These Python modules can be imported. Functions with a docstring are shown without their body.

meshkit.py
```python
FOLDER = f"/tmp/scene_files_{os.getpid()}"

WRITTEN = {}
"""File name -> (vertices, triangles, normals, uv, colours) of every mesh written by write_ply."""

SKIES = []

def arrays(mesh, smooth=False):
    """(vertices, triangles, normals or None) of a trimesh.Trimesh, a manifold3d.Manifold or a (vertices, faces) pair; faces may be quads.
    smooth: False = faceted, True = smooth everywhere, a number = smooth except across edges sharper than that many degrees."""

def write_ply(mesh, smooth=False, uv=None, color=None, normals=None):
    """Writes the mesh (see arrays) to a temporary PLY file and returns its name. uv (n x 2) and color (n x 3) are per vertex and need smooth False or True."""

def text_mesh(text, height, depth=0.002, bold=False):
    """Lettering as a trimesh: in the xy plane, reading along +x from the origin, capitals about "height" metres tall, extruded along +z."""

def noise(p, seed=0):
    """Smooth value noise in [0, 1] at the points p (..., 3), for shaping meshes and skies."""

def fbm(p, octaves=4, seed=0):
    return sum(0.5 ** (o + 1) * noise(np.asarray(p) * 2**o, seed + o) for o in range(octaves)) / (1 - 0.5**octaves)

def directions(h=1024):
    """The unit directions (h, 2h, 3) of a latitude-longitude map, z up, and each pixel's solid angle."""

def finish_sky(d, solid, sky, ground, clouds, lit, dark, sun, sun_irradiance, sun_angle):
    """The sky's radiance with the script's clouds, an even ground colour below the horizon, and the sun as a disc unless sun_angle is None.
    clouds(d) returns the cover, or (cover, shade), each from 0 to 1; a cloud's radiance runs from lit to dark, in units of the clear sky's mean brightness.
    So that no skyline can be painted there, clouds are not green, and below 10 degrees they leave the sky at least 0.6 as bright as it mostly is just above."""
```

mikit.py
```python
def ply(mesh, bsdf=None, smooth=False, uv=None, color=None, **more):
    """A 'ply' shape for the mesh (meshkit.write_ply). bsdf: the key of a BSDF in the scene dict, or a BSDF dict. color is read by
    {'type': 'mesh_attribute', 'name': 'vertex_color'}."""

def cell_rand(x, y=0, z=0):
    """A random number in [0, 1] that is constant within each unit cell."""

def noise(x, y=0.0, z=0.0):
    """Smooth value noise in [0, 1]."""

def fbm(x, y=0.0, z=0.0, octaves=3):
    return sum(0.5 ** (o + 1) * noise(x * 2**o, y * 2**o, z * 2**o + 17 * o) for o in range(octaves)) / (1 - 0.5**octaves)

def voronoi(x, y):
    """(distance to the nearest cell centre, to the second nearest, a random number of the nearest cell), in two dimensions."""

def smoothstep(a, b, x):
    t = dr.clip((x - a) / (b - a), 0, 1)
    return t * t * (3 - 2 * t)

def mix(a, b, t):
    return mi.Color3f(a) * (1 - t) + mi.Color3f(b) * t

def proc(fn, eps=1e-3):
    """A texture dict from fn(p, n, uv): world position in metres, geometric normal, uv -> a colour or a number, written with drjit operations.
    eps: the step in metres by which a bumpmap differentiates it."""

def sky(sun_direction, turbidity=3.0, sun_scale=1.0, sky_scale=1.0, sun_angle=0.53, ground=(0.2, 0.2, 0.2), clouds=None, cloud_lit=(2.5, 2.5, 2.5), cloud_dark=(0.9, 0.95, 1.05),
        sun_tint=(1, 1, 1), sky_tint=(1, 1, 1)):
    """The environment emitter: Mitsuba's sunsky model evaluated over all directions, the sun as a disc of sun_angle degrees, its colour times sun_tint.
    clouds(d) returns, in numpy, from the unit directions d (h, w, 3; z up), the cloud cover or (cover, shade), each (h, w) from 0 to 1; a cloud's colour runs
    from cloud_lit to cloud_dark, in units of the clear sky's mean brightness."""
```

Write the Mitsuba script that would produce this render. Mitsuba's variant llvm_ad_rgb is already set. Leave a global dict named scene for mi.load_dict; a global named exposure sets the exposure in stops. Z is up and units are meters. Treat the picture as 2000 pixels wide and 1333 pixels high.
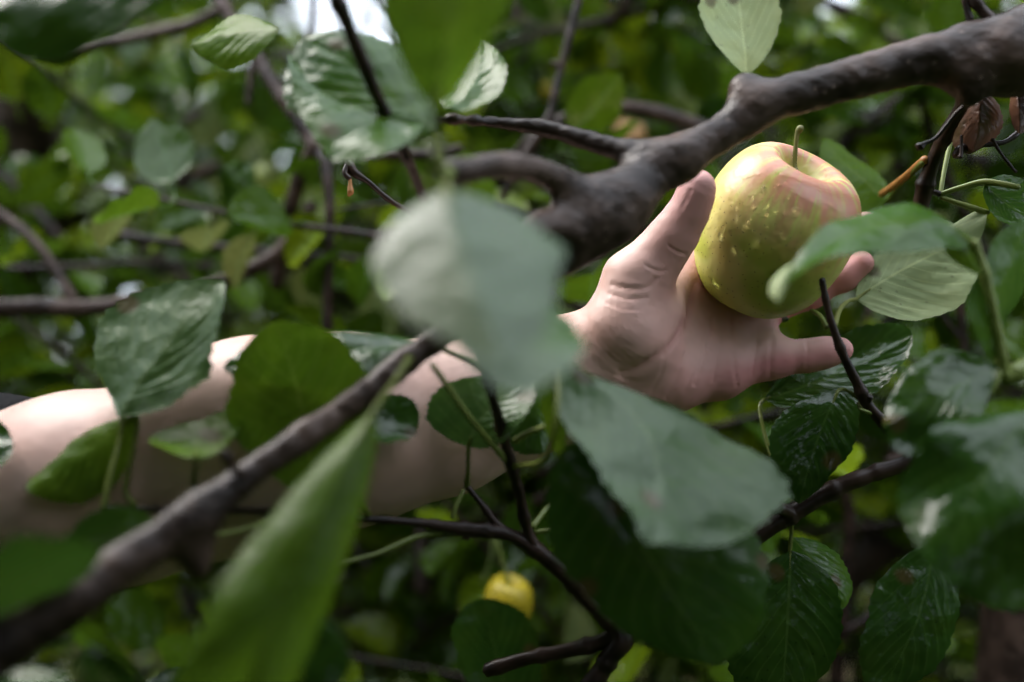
import math, random
import numpy as np, trimesh, mitsuba as mi, drjit as dr
import mikit, meshkit
from mikit import noise, fbm, voronoi, smoothstep, mix
from scipy.spatial import cKDTree

T = mi.ScalarTransform4f
scene, labels = {}, {}
rng = np.random.default_rng(7)
random.seed(7)

# ------------------------------------------------------------------ camera, sky, exposure
TX = 0.514                      # tangent of half the horizontal angle (35 mm lens)
EYE = np.array([0.0, 0.0, 1.5])
FOCUS = 0.50
scene['camera'] = {'type': 'thinlens', 'fov': math.degrees(2 * math.atan(TX)), 'fov_axis': 'x', 'aperture_radius': 0.0072, 'focus_distance': FOCUS,
                   'near_clip': 0.02, 'far_clip': 200.0, 'to_world': T().look_at([0, 0, 1.5], [0, 1, 1.5], [0, 0, 1])}


def cover(d):
    return np.ones(d.shape[:2]), 0.8 * (1 - np.clip(d[..., 2], 0, 1)) + 0.2 * meshkit.fbm(d * 3.0, 3, 5)


scene['sky'] = mikit.sky([-0.52, 0.30, 0.80], turbidity=4, sun_scale=0.3, sun_angle=38, clouds=cover,
                         cloud_lit=(2.4, 2.6, 2.92), cloud_dark=(.58, .66, .78), sun_tint=(.86, .97, 1.18))
exposure = 3.95


def P(px, py, Y):
    """The point at depth Y metres that the photograph shows at pixel (px, py) of 2000 x 1333."""
    return np.array([Y * TX * (px - 1000) / 1000, Y, 1.5 - Y * TX * (py - 666.5) / 1000])


def PR(r, Y):
    return r * Y * TX / 1000


def project(v):
    v = np.asarray(v, float)
    return np.stack([1000 + v[..., 0] / (v[..., 1] * TX) * 1000, 666.5 - (v[..., 2] - 1.5) / (v[..., 1] * TX) * 1000], -1)


# ------------------------------------------------------------------ names
used = {}


def numbered(key):
    n = used.get(key, 0)
    used[key] = n + 1
    return key if n == 0 else f'{key}_{n:03d}'


def add(key, shape, label=None, cat=None, group=None, kind=None):
    key = numbered(key)
    scene[key] = shape
    d = {k: v for k, v in (('label', label), ('category', cat), ('group', group), ('kind', kind)) if v}
    if d:
        labels[key] = d
    return key


def thing(key, label, cat, group=None):
    key = numbered(key)
    labels[key] = {'label': label, 'category': cat}
    if group:
        labels[key]['group'] = group
    return key


# ------------------------------------------------------------------ materials
def rgb(*c):
    return {'type': 'rgb', 'value': list(c)}


def leaf_texture(base, vein, stalk, vary=0.35, vein_amount=0.5):
    def fn(p, n, uv):
        u, s = uv.x, dr.abs(uv.y - 0.5) * 2
        f = fbm(p.x * 60, p.y * 60, p.z * 60, 3)
        big = noise(p.x * 14 + 3, p.y * 14, p.z * 14)
        c = mix(base, (base[0] * 1.7 + .012, base[1] * 1.25 + .01, base[2] * 0.9), dr.clip((f - .4) * 2.0 * vary + (big - .5) * vary, 0, 1))
        c = c * (1 - vary * 0.7 * (1 - big))
        ph = (u - 0.30 * s) * 9.0 + dr.select(uv.y < .5, .45, 0.0) + .5 * (noise(p.x * 50, p.y * 50, p.z * 50) - .5)
        d = dr.abs(ph - dr.floor(ph) - 0.5) / 9.0
        side = (1 - smoothstep(0.003, 0.011, d)) * (1 - smoothstep(.75, 1, s)) * 0.55
        mid = 1 - smoothstep(0.016, 0.05, s + 0.02 * u)
        c = mix(c, vein, dr.clip(dr.maximum(side, mid), 0, 1) * vein_amount)
        # tiny specks
        v1, v2, w = voronoi(p.x * 170 + p.y * 90, p.z * 170 + p.y * 40)
        c = c * (1 - 0.35 * (1 - smoothstep(.05, .14, v1)) * dr.select(w > .82, 1.0, 0.0))
        b1, b2, bw = voronoi(p.x * 55 + p.y * 31, p.z * 55 + p.y * 17)
        c = mix(c, (.07, .045, .018), smoothstep(.30, .12, b1 + .2 * (f - .5)) * dr.select(bw > .90, .75, 0.0))
        return dr.select(u < -0.001, mi.Color3f(stalk), c)
    return fn


def crinkle(p, n, uv):
    return fbm(p.x * 230, p.y * 230, p.z * 230, 3)


def leaf_bsdf(key, base, vein, stalk, gloss=0.5, rough=0.28, trans=0.9, vary=0.35, va=0.5, bump=0.0006):
    fn = leaf_texture(base, vein, stalk, vary, va)
    thin = leaf_texture(tuple(2.3 * b for b in base), tuple(2.0 * b for b in vein), stalk, vary, va)
    inner = {'type': 'blendbsdf', 'weight': gloss,
             'a': {'type': 'principledthin', 'base_color': mikit.proc(thin), 'roughness': 0.5, 'diff_trans': trans},
             'b': {'type': 'twosided', 'bsdf': {'type': 'principled', 'base_color': mikit.proc(fn), 'roughness': rough, 'specular': 0.65}}}
    scene[key] = {'type': 'bumpmap', 'scale': bump, 'tex': mikit.proc(crinkle, 4e-4), 'bsdf': inner}


STALK = (.14, .17, .035)
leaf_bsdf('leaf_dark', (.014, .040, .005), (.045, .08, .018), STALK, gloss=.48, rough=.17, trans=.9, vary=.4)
leaf_bsdf('leaf_mid', (.026, .066, .007), (.07, .11, .025), STALK, gloss=.38, rough=.22, trans=1.0, vary=.4)
leaf_bsdf('leaf_light', (.045, .088, .005), (.09, .13, .02), STALK, gloss=.22, rough=.34, trans=1.1, vary=.35)
leaf_bsdf('leaf_grey', (.026, .062, .012), (.09, .13, .05), STALK, gloss=.6, rough=.36, trans=.9, vary=.3)
leaf_bsdf('leaf_pale', (.20, .245, .125), (.34, .38, .20), (.22, .24, .07), gloss=.35, rough=.5, trans=.7, vary=.15, va=.8)
leaf_bsdf('leaf_yellow', (.33, .26, .02), (.38, .32, .06), STALK, gloss=.40, rough=.35, trans=.9, vary=.3)
leaf_bsdf('leaf_brown', (.075, .036, .022), (.10, .05, .03), (.05, .03, .02), gloss=.55, rough=.4, trans=.5, vary=.5, bump=.0015)


def bg_leaf(key, base, gloss, rough, trans):
    def fn(p, n, uv):
        big = noise(p.x * 11 + 3, p.y * 11, p.z * 11)
        mid = 1 - smoothstep(0.03, 0.09, dr.abs(uv.y - .5) * 2)
        c = mix(base, (base[0] * 1.9 + .01, base[1] * 1.35 + .01, base[2]), big * .7)
        return mix(c, tuple(1.5 * b + .02 for b in base), mid * .6)

    def fn2(p, n, uv):
        return fn(p, n, uv) * 2.3
    scene[key] = {'type': 'blendbsdf', 'weight': gloss,
                  'a': {'type': 'principledthin', 'base_color': mikit.proc(fn2), 'roughness': 0.5, 'diff_trans': trans},
                  'b': {'type': 'twosided', 'bsdf': {'type': 'principled', 'base_color': mikit.proc(fn), 'roughness': rough, 'specular': 0.65}}}


bg_leaf('far_leaf_dark', (.014, .038, .003), .42, .14, .9)
bg_leaf('far_leaf_mid', (.030, .068, .004), .42, .14, 1.0)
bg_leaf('far_leaf_light', (.060, .102, .004), .34, .20, 1.1)
bg_leaf('far_leaf_pale', (.065, .092, .032), .3, .45, .8)
bg_leaf('far_leaf_yellow', (.30, .22, .008), .4, .4, .9)
BG = ['far_leaf_dark', 'far_leaf_mid', 'far_leaf_light', 'far_leaf_pale', 'far_leaf_yellow']


def bark_texture(p, n, uv):
    f = fbm(p.x * 45, p.y * 45, p.z * 45, 4)
    g = noise(p.x * 320, p.y * 320, p.z * 320)
    c = mix((.017, .0095, .007), (.084, .053, .041), smoothstep(.3, .75, f))
    v1, v2, w = voronoi(p.x * 150 + p.y * 60, p.z * 150)
    c = mix(c, (.14, .10, .08), (1 - smoothstep(.06, .18, v1)) * dr.select(w > .75, .6, 0.0))
    return c * (.75 + .5 * g)


def bark_height(p, n, uv):
    return fbm(p.x * 140, p.y * 140, p.z * 140, 4)


scene['bark'] = {'type': 'bumpmap', 'scale': .0016, 'tex': mikit.proc(bark_height, 5e-4),
                 'bsdf': {'type': 'twosided', 'bsdf': {'type': 'principled', 'base_color': mikit.proc(bark_texture), 'roughness': .46, 'specular': .28}}}


def twig_texture(p, n, uv):
    f = fbm(p.x * 90, p.y * 90, p.z * 90, 3)
    return mix((.009, .005, .004), (.046, .025, .019), smoothstep(.25, .8, f))


scene['twig_bark'] = {'type': 'twosided', 'bsdf': {'type': 'principled', 'base_color': mikit.proc(twig_texture), 'roughness': .38, 'specular': .34}}
scene['stalk_green'] = {'type': 'twosided', 'bsdf': {'type': 'principled', 'base_color': rgb(.16, .20, .045), 'roughness': .4, 'specular': .5}}
scene['stalk_orange'] = {'type': 'twosided', 'bsdf': {'type': 'principled', 'base_color': rgb(.32, .14, .04), 'roughness': .4, 'specular': .5}}

# ------------------------------------------------------------------ shape helpers


def spline(pts, per=8):
    """Catmull-Rom through rows of (x, y, z, r)."""
    p = np.asarray(pts, float)
    q = np.vstack([2 * p[0] - p[1], p, 2 * p[-1] - p[-2]])
    t = np.linspace(0, 1, per, endpoint=False)[:, None]
    out = []
    for i in range(1, len(q) - 2):
        a, b, c, d = q[i - 1], q[i], q[i + 1], q[i + 2]
        out.append(.5 * (2 * b + (c - a) * t + (2 * a - 5 * b + 4 * c - d) * t ** 2 + (3 * b - a - 3 * c + d) * t ** 3))
    out.append(p[-1:])
    s = np.vstack(out)
    s[:, 3] = np.maximum(s[:, 3], 2e-4)
    return s


def tube(pts, sides=10, lump=0.10, per=8, seed=0, flare=None):
    s = spline(pts, per)
    c, r = s[:, :3], s[:, 3].copy()
    t = np.gradient(c, axis=0)
    t /= np.linalg.norm(t, axis=1, keepdims=True) + 1e-12
    a = np.cross(t, [0.3, 0.2, 0.93])
    a /= np.linalg.norm(a, axis=1, keepdims=True) + 1e-12
    b = np.cross(t, a)
    ang = np.arange(sides) * 2 * np.pi / sides
    d = np.cos(ang)[None, :, None] * a[:, None] + np.sin(ang)[None, :, None] * b[:, None]
    base = c[:, None] + d * r[:, None, None]
    k = 1 + lump * 2 * (meshkit.noise(base * (0.35 / max(r.mean(), 1e-4)), seed) - .5)
    v = (c[:, None] + d * (r[:, None] * k)[..., None]).reshape(-1, 3)
    n = len(c)
    i, j = np.meshgrid(np.arange(n - 1), np.arange(sides), indexing='ij')
    q = np.stack([i * sides + j, i * sides + (j + 1) % sides, (i + 1) * sides + (j + 1) % sides, (i + 1) * sides + j], -1).reshape(-1, 4)
    f = np.vstack([q[:, [0, 1, 2]], q[:, [0, 2, 3]]])
    v = np.vstack([v, c[:1] - t[:1] * r[0] * .5, c[-1:] + t[-1:] * r[-1] * .7])
    jj = np.arange(sides)
    f = np.vstack([f, np.stack([0 * jj + n * sides, (jj + 1) % sides, jj], 1), np.stack([0 * jj + n * sides + 1, (n - 1) * sides + jj, (n - 1) * sides + (jj + 1) % sides], 1)])
    return v, f


def merge(parts):
    vs, fs, o = [], [], 0
    for v, f in parts:
        vs.append(v)
        fs.append(np.asarray(f) + o)
        o += len(v)
    return np.vstack(vs), np.vstack(fs)


def px_path(rows):
    return [np.append(P(x, y, Y), PR(r, Y)) for x, y, Y, r in rows]


def round_cone(p, a, b, ra, rb):
    ba = b - a
    l2 = ba @ ba
    pa = p - a
    h = np.clip(pa @ ba / l2, 0, 1)
    return np.linalg.norm(pa - h[:, None] * ba, axis=1) - (ra + (rb - ra) * h)


def smin(a, b, k):
    h = np.maximum(k - np.abs(a - b), 0) / k
    return np.minimum(a, b) - h * h * k * .25


def surface_net(f, lo, hi, step):
    """The zero surface of f (points (n, 3) -> distances) as (vertices, triangles)."""
    ax = [np.arange(l, h + step, step) for l, h in zip(lo, hi)]
    nx, ny, nz = map(len, ax)
    # coarse pass: only blocks near the surface are evaluated in full
    val = np.full((nx, ny, nz), 1.0, np.float32)
    B = 8
    bx, by, bz = [np.arange(0, n, B) for n in (nx, ny, nz)]
    I, J, K = np.meshgrid(bx, by, bz, indexing='ij')
    cen = np.stack([lo[0] + (I + B / 2) * step, lo[1] + (J + B / 2) * step, lo[2] + (K + B / 2) * step], -1).reshape(-1, 3)
    dist = f(cen)
    reach = B * step * .87 * 1.15 + step * 2
    sgn = np.sign(dist)
    near = np.abs(dist) < reach
    for i, j, k, s in zip(I.ravel()[~near], J.ravel()[~near], K.ravel()[~near], sgn[~near]):
        val[i:i + B, j:j + B, k:k + B] = s
    ids = np.nonzero(near)[0]
    o = np.arange(B)
    oi, oj, ok = [x.ravel() for x in np.meshgrid(o, o, o, indexing='ij')]
    for c in range(0, len(ids), 400):
        s = ids[c:c + 400]
        i = (I.ravel()[s][:, None] + oi).ravel()
        j = (J.ravel()[s][:, None] + oj).ravel()
        k = (K.ravel()[s][:, None] + ok).ravel()
        m = (i < nx) & (j < ny) & (k < nz)
        i, j, k = i[m], j[m], k[m]
        val[i, j, k] = f(np.stack([ax[0][i], ax[1][j], ax[2][k]], 1))
    neg = val < 0
    cell = np.zeros((nx - 1, ny - 1, nz - 1), np.int8)
    corners = [(a, b, c) for a in (0, 1) for b in (0, 1) for c in (0, 1)]
    for a, b, c in corners:
        cell += neg[a:nx - 1 + a, b:ny - 1 + b, c:nz - 1 + c]
    act = (cell > 0) & (cell < 8)
    ci, cj, ck = np.nonzero(act)
    index = np.full(act.shape, -1, np.int64)
    index[ci, cj, ck] = np.arange(len(ci))
    pos, cnt = np.zeros((len(ci), 3)), np.zeros(len(ci))
    for e0 in corners:
        for axis in range(3):
            if e0[axis]:
                continue
            e1 = list(e0)
            e1[axis] = 1
            v0 = val[ci + e0[0], cj + e0[1], ck + e0[2]]
            v1 = val[ci + e1[0], cj + e1[1], ck + e1[2]]
            m = (v0 < 0) != (v1 < 0)
            t = np.where(m, v0 / np.where(m, v0 - v1, 1), 0)
            p = np.array(e0, float)[None] + t[:, None] * (np.array(e1) - np.array(e0))[None]
            pos += np.where(m[:, None], p, 0)
            cnt += m
    v = np.array(lo) + (np.stack([ci, cj, ck], 1) + pos / cnt[:, None]) * step
    faces = []
    for axis in range(3):
        u, w = (axis + 1) % 3, (axis + 2) % 3
        sl0, sl1 = [slice(None)] * 3, [slice(None)] * 3
        sl0[axis], sl1[axis] = slice(0, -1), slice(1, None)
        diff = neg[tuple(sl0)] != neg[tuple(sl1)]
        g = np.stack(np.nonzero(diff), 1)
        g = g[(g[:, u] > 0) & (g[:, w] > 0) & (g[:, u] < act.shape[u]) & (g[:, w] < act.shape[w])]
        inside = neg[g[:, 0], g[:, 1], g[:, 2]]
        q = []
        for du, dw in ((1, 1), (0, 1), (0, 0), (1, 0)):
            h = g.copy()
            h[:, u] -= du
            h[:, w] -= dw
            q.append(index[h[:, 0], h[:, 1], h[:, 2]])
        q = np.stack(q, 1)
        q[~inside] = q[~inside][:, ::-1]
        faces.append(q[(q >= 0).all(1)])
    q = np.vstack(faces)
    return v, np.vstack([q[:, [0, 1, 2]], q[:, [0, 2, 3]]])


def gradient(f, v, e=2e-4):
    g = np.stack([f(v + e * d) - f(v - e * d) for d in np.eye(3)], 1) / (2 * e)
    return g / (np.linalg.norm(g, axis=1, keepdims=True) + 1e-9)


# ------------------------------------------------------------------ leaves
def blade(B, M, Tp, L, R, nu=34, nv=12, quilt=.0011, serr=.075, cup=.004, wave=.004, seed=0, stalk=None, stalk_r=.0011, peak=.42):
    """One apple leaf: midrib through B, M, Tp; L and R the widest points of its two halves. Returns vertices, faces, uv. stalk: points of its petiole, ending at B."""
    B, M, Tp, L, R = (np.asarray(x, float) for x in (B, M, Tp, L, R))
    C = 2 * M - .5 * (B + Tp)
    t = np.linspace(0, 1, nu + 1)
    mid = ((1 - t) ** 2)[:, None] * B + (2 * t * (1 - t))[:, None] * C + (t ** 2)[:, None] * Tp
    ea, eb = .62, .62 * (1 - peak) / peak
    w = t ** ea * (1 - t) ** eb
    w /= peak ** ea * (1 - peak) ** eb
    cm = (1 - peak) ** 2 * B + 2 * peak * (1 - peak) * C + peak ** 2 * Tp
    lv, rv = L - cm, R - cm
    n = np.cross(Tp - B, R - L)
    n /= np.linalg.norm(n) + 1e-12
    length = np.linalg.norm(Tp - B) + 1e-9
    fwd = (Tp - B) / length
    s = np.linspace(-1, 1, 2 * nv + 1)
    a = np.abs(s)
    ww = w[:, None] * a[None, :]
    rag = meshkit.noise(np.stack([t * 6 + seed * 2.3, 0 * t + seed, 0 * t], 1), seed + 5) - .5
    rag2 = meshkit.noise(np.stack([t * 6 + seed * 2.3, 0 * t + seed, 0 * t + 9], 1), seed + 5) - .5
    ww = ww * (1 + .16 * np.where(s[None] < 0, rag[:, None], rag2[:, None]) * a[None])
    tooth = (t * 22 + .2) % 1.0
    ww = ww * (1 + serr * (tooth[:, None] - .5) * (a[None, :] > .99))
    side = np.where(s[None, :, None] < 0, lv, rv)
    v = mid[:, None] + ww[..., None] * side
    v += (fwd * length * .07)[None, None] * (a ** 1.5)[None, :, None] * np.sin(np.pi * t)[:, None, None]
    ph = (t[:, None] - .30 * a[None, :]) * 9.0 + np.where(s[None] < 0, .45, 0) + .9 * (rag[:, None] + rag2[:, None] * a[None])
    q = np.abs(np.sin(np.pi * ph)) ** .7 * np.sin(np.pi * np.clip(a, 0, 1))[None, :] ** .7
    h = quilt * .55 * q * np.sin(np.pi * np.clip(t, 0, 1))[:, None] ** .5
    h = h - cup * (a ** 2)[None, :] * np.sin(np.pi * t)[:, None]
    base = v.reshape(-1, 3)
    h = h + wave * 2 * (meshkit.noise(base * 42 + seed * 3.1, seed) - .5).reshape(h.shape) * (.3 + .7 * a)[None, :] + .0012 * (meshkit.noise(base * 160, seed + 1) - .5).reshape(h.shape)
    v = v + h[..., None] * n
    m = 2 * nv + 1
    uv = np.stack(np.broadcast_arrays(t[:, None], .5 + .5 * s[None, :]), -1).reshape(-1, 2)
    i, j = np.meshgrid(np.arange(nu), np.arange(m - 1), indexing='ij')
    f = np.stack([i * m + j, (i + 1) * m + j, (i + 1) * m + j + 1, i * m + j + 1], -1).reshape(-1, 4)
    f = np.vstack([f[:, [0, 1, 2]], f[:, [0, 2, 3]]])
    v = v.reshape(-1, 3)
    if stalk is not None:
        pts = [np.append(np.asarray(x, float), stalk_r * k) for x, k in zip(stalk, np.linspace(1.35, .9, len(stalk)))]
        pts.append(np.append(B, stalk_r * .9))
        pts.append(np.append(mid[int(nu * .14) + 1], stalk_r * .35))
        sv, sf = tube(pts, 8, .05, 6)
        f = np.vstack([f, sf + len(v)])
        v = np.vstack([v, sv])
        uv = np.vstack([uv, np.tile([-.5, .5], (len(sv), 1))])
    return v, f, uv


def leaf(parent, mat, B, M, Tp, L, R, stalk=None, label=None, **kw):
    st = None if stalk is None else [P(*x) for x in stalk]
    v, f, uv = blade(P(*B), P(*M), P(*Tp), P(*L), P(*R), stalk=st, seed=used.get(parent + '__leaf', 0) + len(parent), **kw)
    return add(parent + '__leaf', mikit.ply((v, f), mat, smooth=True, uv=uv), label)


# ------------------------------------------------------------------ ground
gx = np.unique(np.concatenate([np.linspace(-3, 3, 90), np.linspace(-60, 60, 60)]))
gy = np.unique(np.concatenate([np.linspace(-3, 9, 140), np.linspace(-60, 80, 60)]))
GX, GY = np.meshgrid(gx, gy, indexing='ij')
gp = np.stack([GX, GY, 0 * GX], -1)
gz = .10 * (meshkit.fbm(gp * 1.3, 4, 3) - .5) + .03 * (meshkit.fbm(gp * 9, 3, 8) - .5)
gp[..., 2] = gz
ii, jj = np.meshgrid(np.arange(len(gx) - 1), np.arange(len(gy) - 1), indexing='ij')
m = len(gy)
gf = np.stack([ii * m + jj, (ii + 1) * m + jj, (ii + 1) * m + jj + 1, ii * m + jj + 1], -1).reshape(-1, 4)


def ground_texture(p, n, uv):
    f = fbm(p.x * 6, p.y * 6, 0, 4)
    g = fbm(p.x * 45, p.y * 45, 0, 3)
    c = mix((.045, .034, .022), (.05, .07, .018), smoothstep(.35, .65, f))
    return mix(c, (.14, .12, .06), smoothstep(.55, .8, g) * .6)


scene['ground_material'] = {'type': 'diffuse', 'reflectance': mikit.proc(ground_texture)}
add('ground', mikit.ply((gp.reshape(-1, 3), gf), 'ground_material', smooth=True), 'damp orchard ground of soil and grass below the trees', None, None, 'structure')

# ------------------------------------------------------------------ apple
AC = P(1512, 452, .50)
AR = PR(148, .50)
az = np.array([math.sin(math.radians(17)), -math.sin(math.radians(30)), 0])
az[2] = math.sqrt(1 - az[0] ** 2 - az[1] ** 2)
ax_ = np.cross([0, 1, 0], az)
ax_ /= np.linalg.norm(ax_)
ay_ = np.cross(az, ax_)
AM = np.stack([ax_, ay_, az], 1)
prof = spline(np.array([[0, -.86, 0, 0], [.12, -.92, 0, 0], [.26, -1.03, 0, 0], [.42, -1.06, 0, 0], [.62, -.98, 0, 0], [.84, -.70, 0, 0], [.965, -.28, 0, 0], [1.0, .12, 0, 0], [.955, .47, 0, 0],
                        [.83, .75, 0, 0], [.67, .92, 0, 0], [.52, .985, 0, 0], [.40, .97, 0, 0], [.28, .86, 0, 0], [.16, .72, 0, 0], [.07, .62, 0, 0], [0, .58, 0, 0]], float), 8)[:, :2]
na = 160
th = np.arange(na) * 2 * np.pi / na
lobes = 1 + (.022 * np.cos(5 * th[None] + .4) * np.clip(np.abs(prof[:, 1:2]) - .3, 0, 1) + .010 * np.cos(th[None] * 2 + 1.0) + .008 * np.cos(3 * th[None]))
av = np.stack([prof[:, :1] * lobes * np.cos(th), prof[:, :1] * lobes * np.sin(th), np.broadcast_to(prof[:, 1:2], lobes.shape) * (1 + .03 * np.cos(th[None] - 2.6) * (prof[:, 1:2] > 0))], -1)
av = av.reshape(-1, 3)
av *= (1 + .012 * (meshkit.fbm(av * 2.2, 3, 4) - .5))[:, None] * AR
i, j = np.meshgrid(np.arange(len(prof) - 1), np.arange(na), indexing='ij')
af = np.stack([i * na + j, i * na + (j + 1) % na, (i + 1) * na + (j + 1) % na, (i + 1) * na + j], -1).reshape(-1, 4)
AV = av @ AM.T + AC


def apple_colour(p, n, uv):
    d = [(p.x - float(AC[0])) / float(AR), (p.y - float(AC[1])) / float(AR), (p.z - float(AC[2])) / float(AR)]
    lx, ly, h = (sum(float(AM[k, c]) * d[k] for k in range(3)) for c in range(3))
    a = dr.atan2(ly, lx)
    r = dr.sqrt(lx * lx + ly * ly)
    ca, sa = dr.cos(a), dr.sin(a)
    st = fbm(ca * 7 + 5 + .5 * noise(lx * 6, ly * 6, h * 5), sa * 7, h * 2.0, 4)
    st2 = noise(ca * 26, sa * 26 + 9, h * 2.2)
    blot = fbm(lx * 2.2 + 7, ly * 2.2, h * 2.2, 3)
    base = mix((.47, .50, .085), (.68, .62, .21), smoothstep(.3, .7, blot))
    base = mix(base, (.38, .45, .06), smoothstep(.1, -.9, h) * .6)
    red = smoothstep(.28, .60, st * .80 + st2 * .14 + .06) * smoothstep(-.15, .95, h + .30 * lx - .12 * ly) * 1.15
    base = mix(base, (.61, .215, .155), dr.clip(red * .78, 0, 1))
    base = mix(base, (.46, .40, .10), smoothstep(.42, .24, r) * smoothstep(.3, .7, h))
    v1, v2, w = voronoi(a * 9, h * 10)
    dot = (1 - smoothstep(.05, .13, v1)) * dr.select(w > .45, 1.0, 0.0) * smoothstep(.9, .4, h)
    base = mix(base, (.07, .055, .02), dot * .5 * smoothstep(.75, .2, h))
    y1, y2, y3 = voronoi(a * 3.2 + 4, h * 3.4)
    scab = smoothstep(.32, .05, y1 + .25 * noise(lx * 14, ly * 14, h * 14)) * dr.select(y3 > .72, 1.0, 0.0) * smoothstep(.4, -.2, h)
    return mix(base, (.10, .085, .025), scab * .55)


def apple_wet(p, n, uv):
    return .7 * fbm(p.x * 300, p.y * 300, p.z * 300, 3) + .5 * smoothstep(.56, .66, noise(p.x * 260, p.y * 260, p.z * 190))


scene['apple_skin'] = {'type': 'bumpmap', 'scale': .00022, 'tex': mikit.proc(apple_wet, 3e-4),
                       'bsdf': {'type': 'principled', 'base_color': mikit.proc(apple_colour), 'roughness': .36, 'specular': .5, 'clearcoat': .9, 'clearcoat_gloss': .93}}
apple = add('apple', mikit.ply((AV, af), 'apple_skin', smooth=True), 'large wet green and red apple held up in the hand', 'apple')
st0 = AC + AM @ (np.array([0.02, 0, .58]) * AR)
stem = [np.append(st0 - az * .004, .0015), np.append(st0 + az * .006, .0013), np.append(.5 * (st0 + P(1553, 272, st0[1])), .0011), np.append(P(1556, 268, st0[1]), .0012), np.append(P(1562, 253, st0[1]), .0019), np.append(P(1566, 248, st0[1]), .0014)]
scene['apple_stem_skin'] = {'type': 'principled', 'base_color': rgb(.13, .125, .03), 'roughness': .45, 'specular': .4}
add('apple__stem', mikit.ply(tube(stem, 12, .12, 8), 'apple_stem_skin', smooth=True))
scene['water'] = {'type': 'dielectric', 'int_ior': 1.33, 'ext_ior': 1.0}
apx = project(AV)
amesh = trimesh.Trimesh(AV, np.vstack([af[:, [0, 1, 2]], af[:, [0, 2, 3]]]), process=False)
an = amesh.vertex_normals
if (an * (AV - AC)).sum() < 0:
    an = -an
front = np.nonzero((an * (AV - EYE)).sum(1) < -.02 * np.linalg.norm(AV - EYE, axis=1))[0]
drop_rng = np.random.default_rng(3)
drops = [(1477, 471, 8.5, 14), (1459, 436, 6, 11), (1407, 466, 7, 10), (1434, 487, 5.5, 8), (1392, 549, 8, 9), (1532, 501, 4, 6), (1441, 586, 7, 6), (1399, 560, 5, 5), (1528, 462, 4, 5), (1470, 405, 4, 6)]
for q in range(90):
    drops.append((drop_rng.uniform(1395, 1640), drop_rng.uniform(310, 470), drop_rng.uniform(1.6, 4.2), 0))
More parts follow.
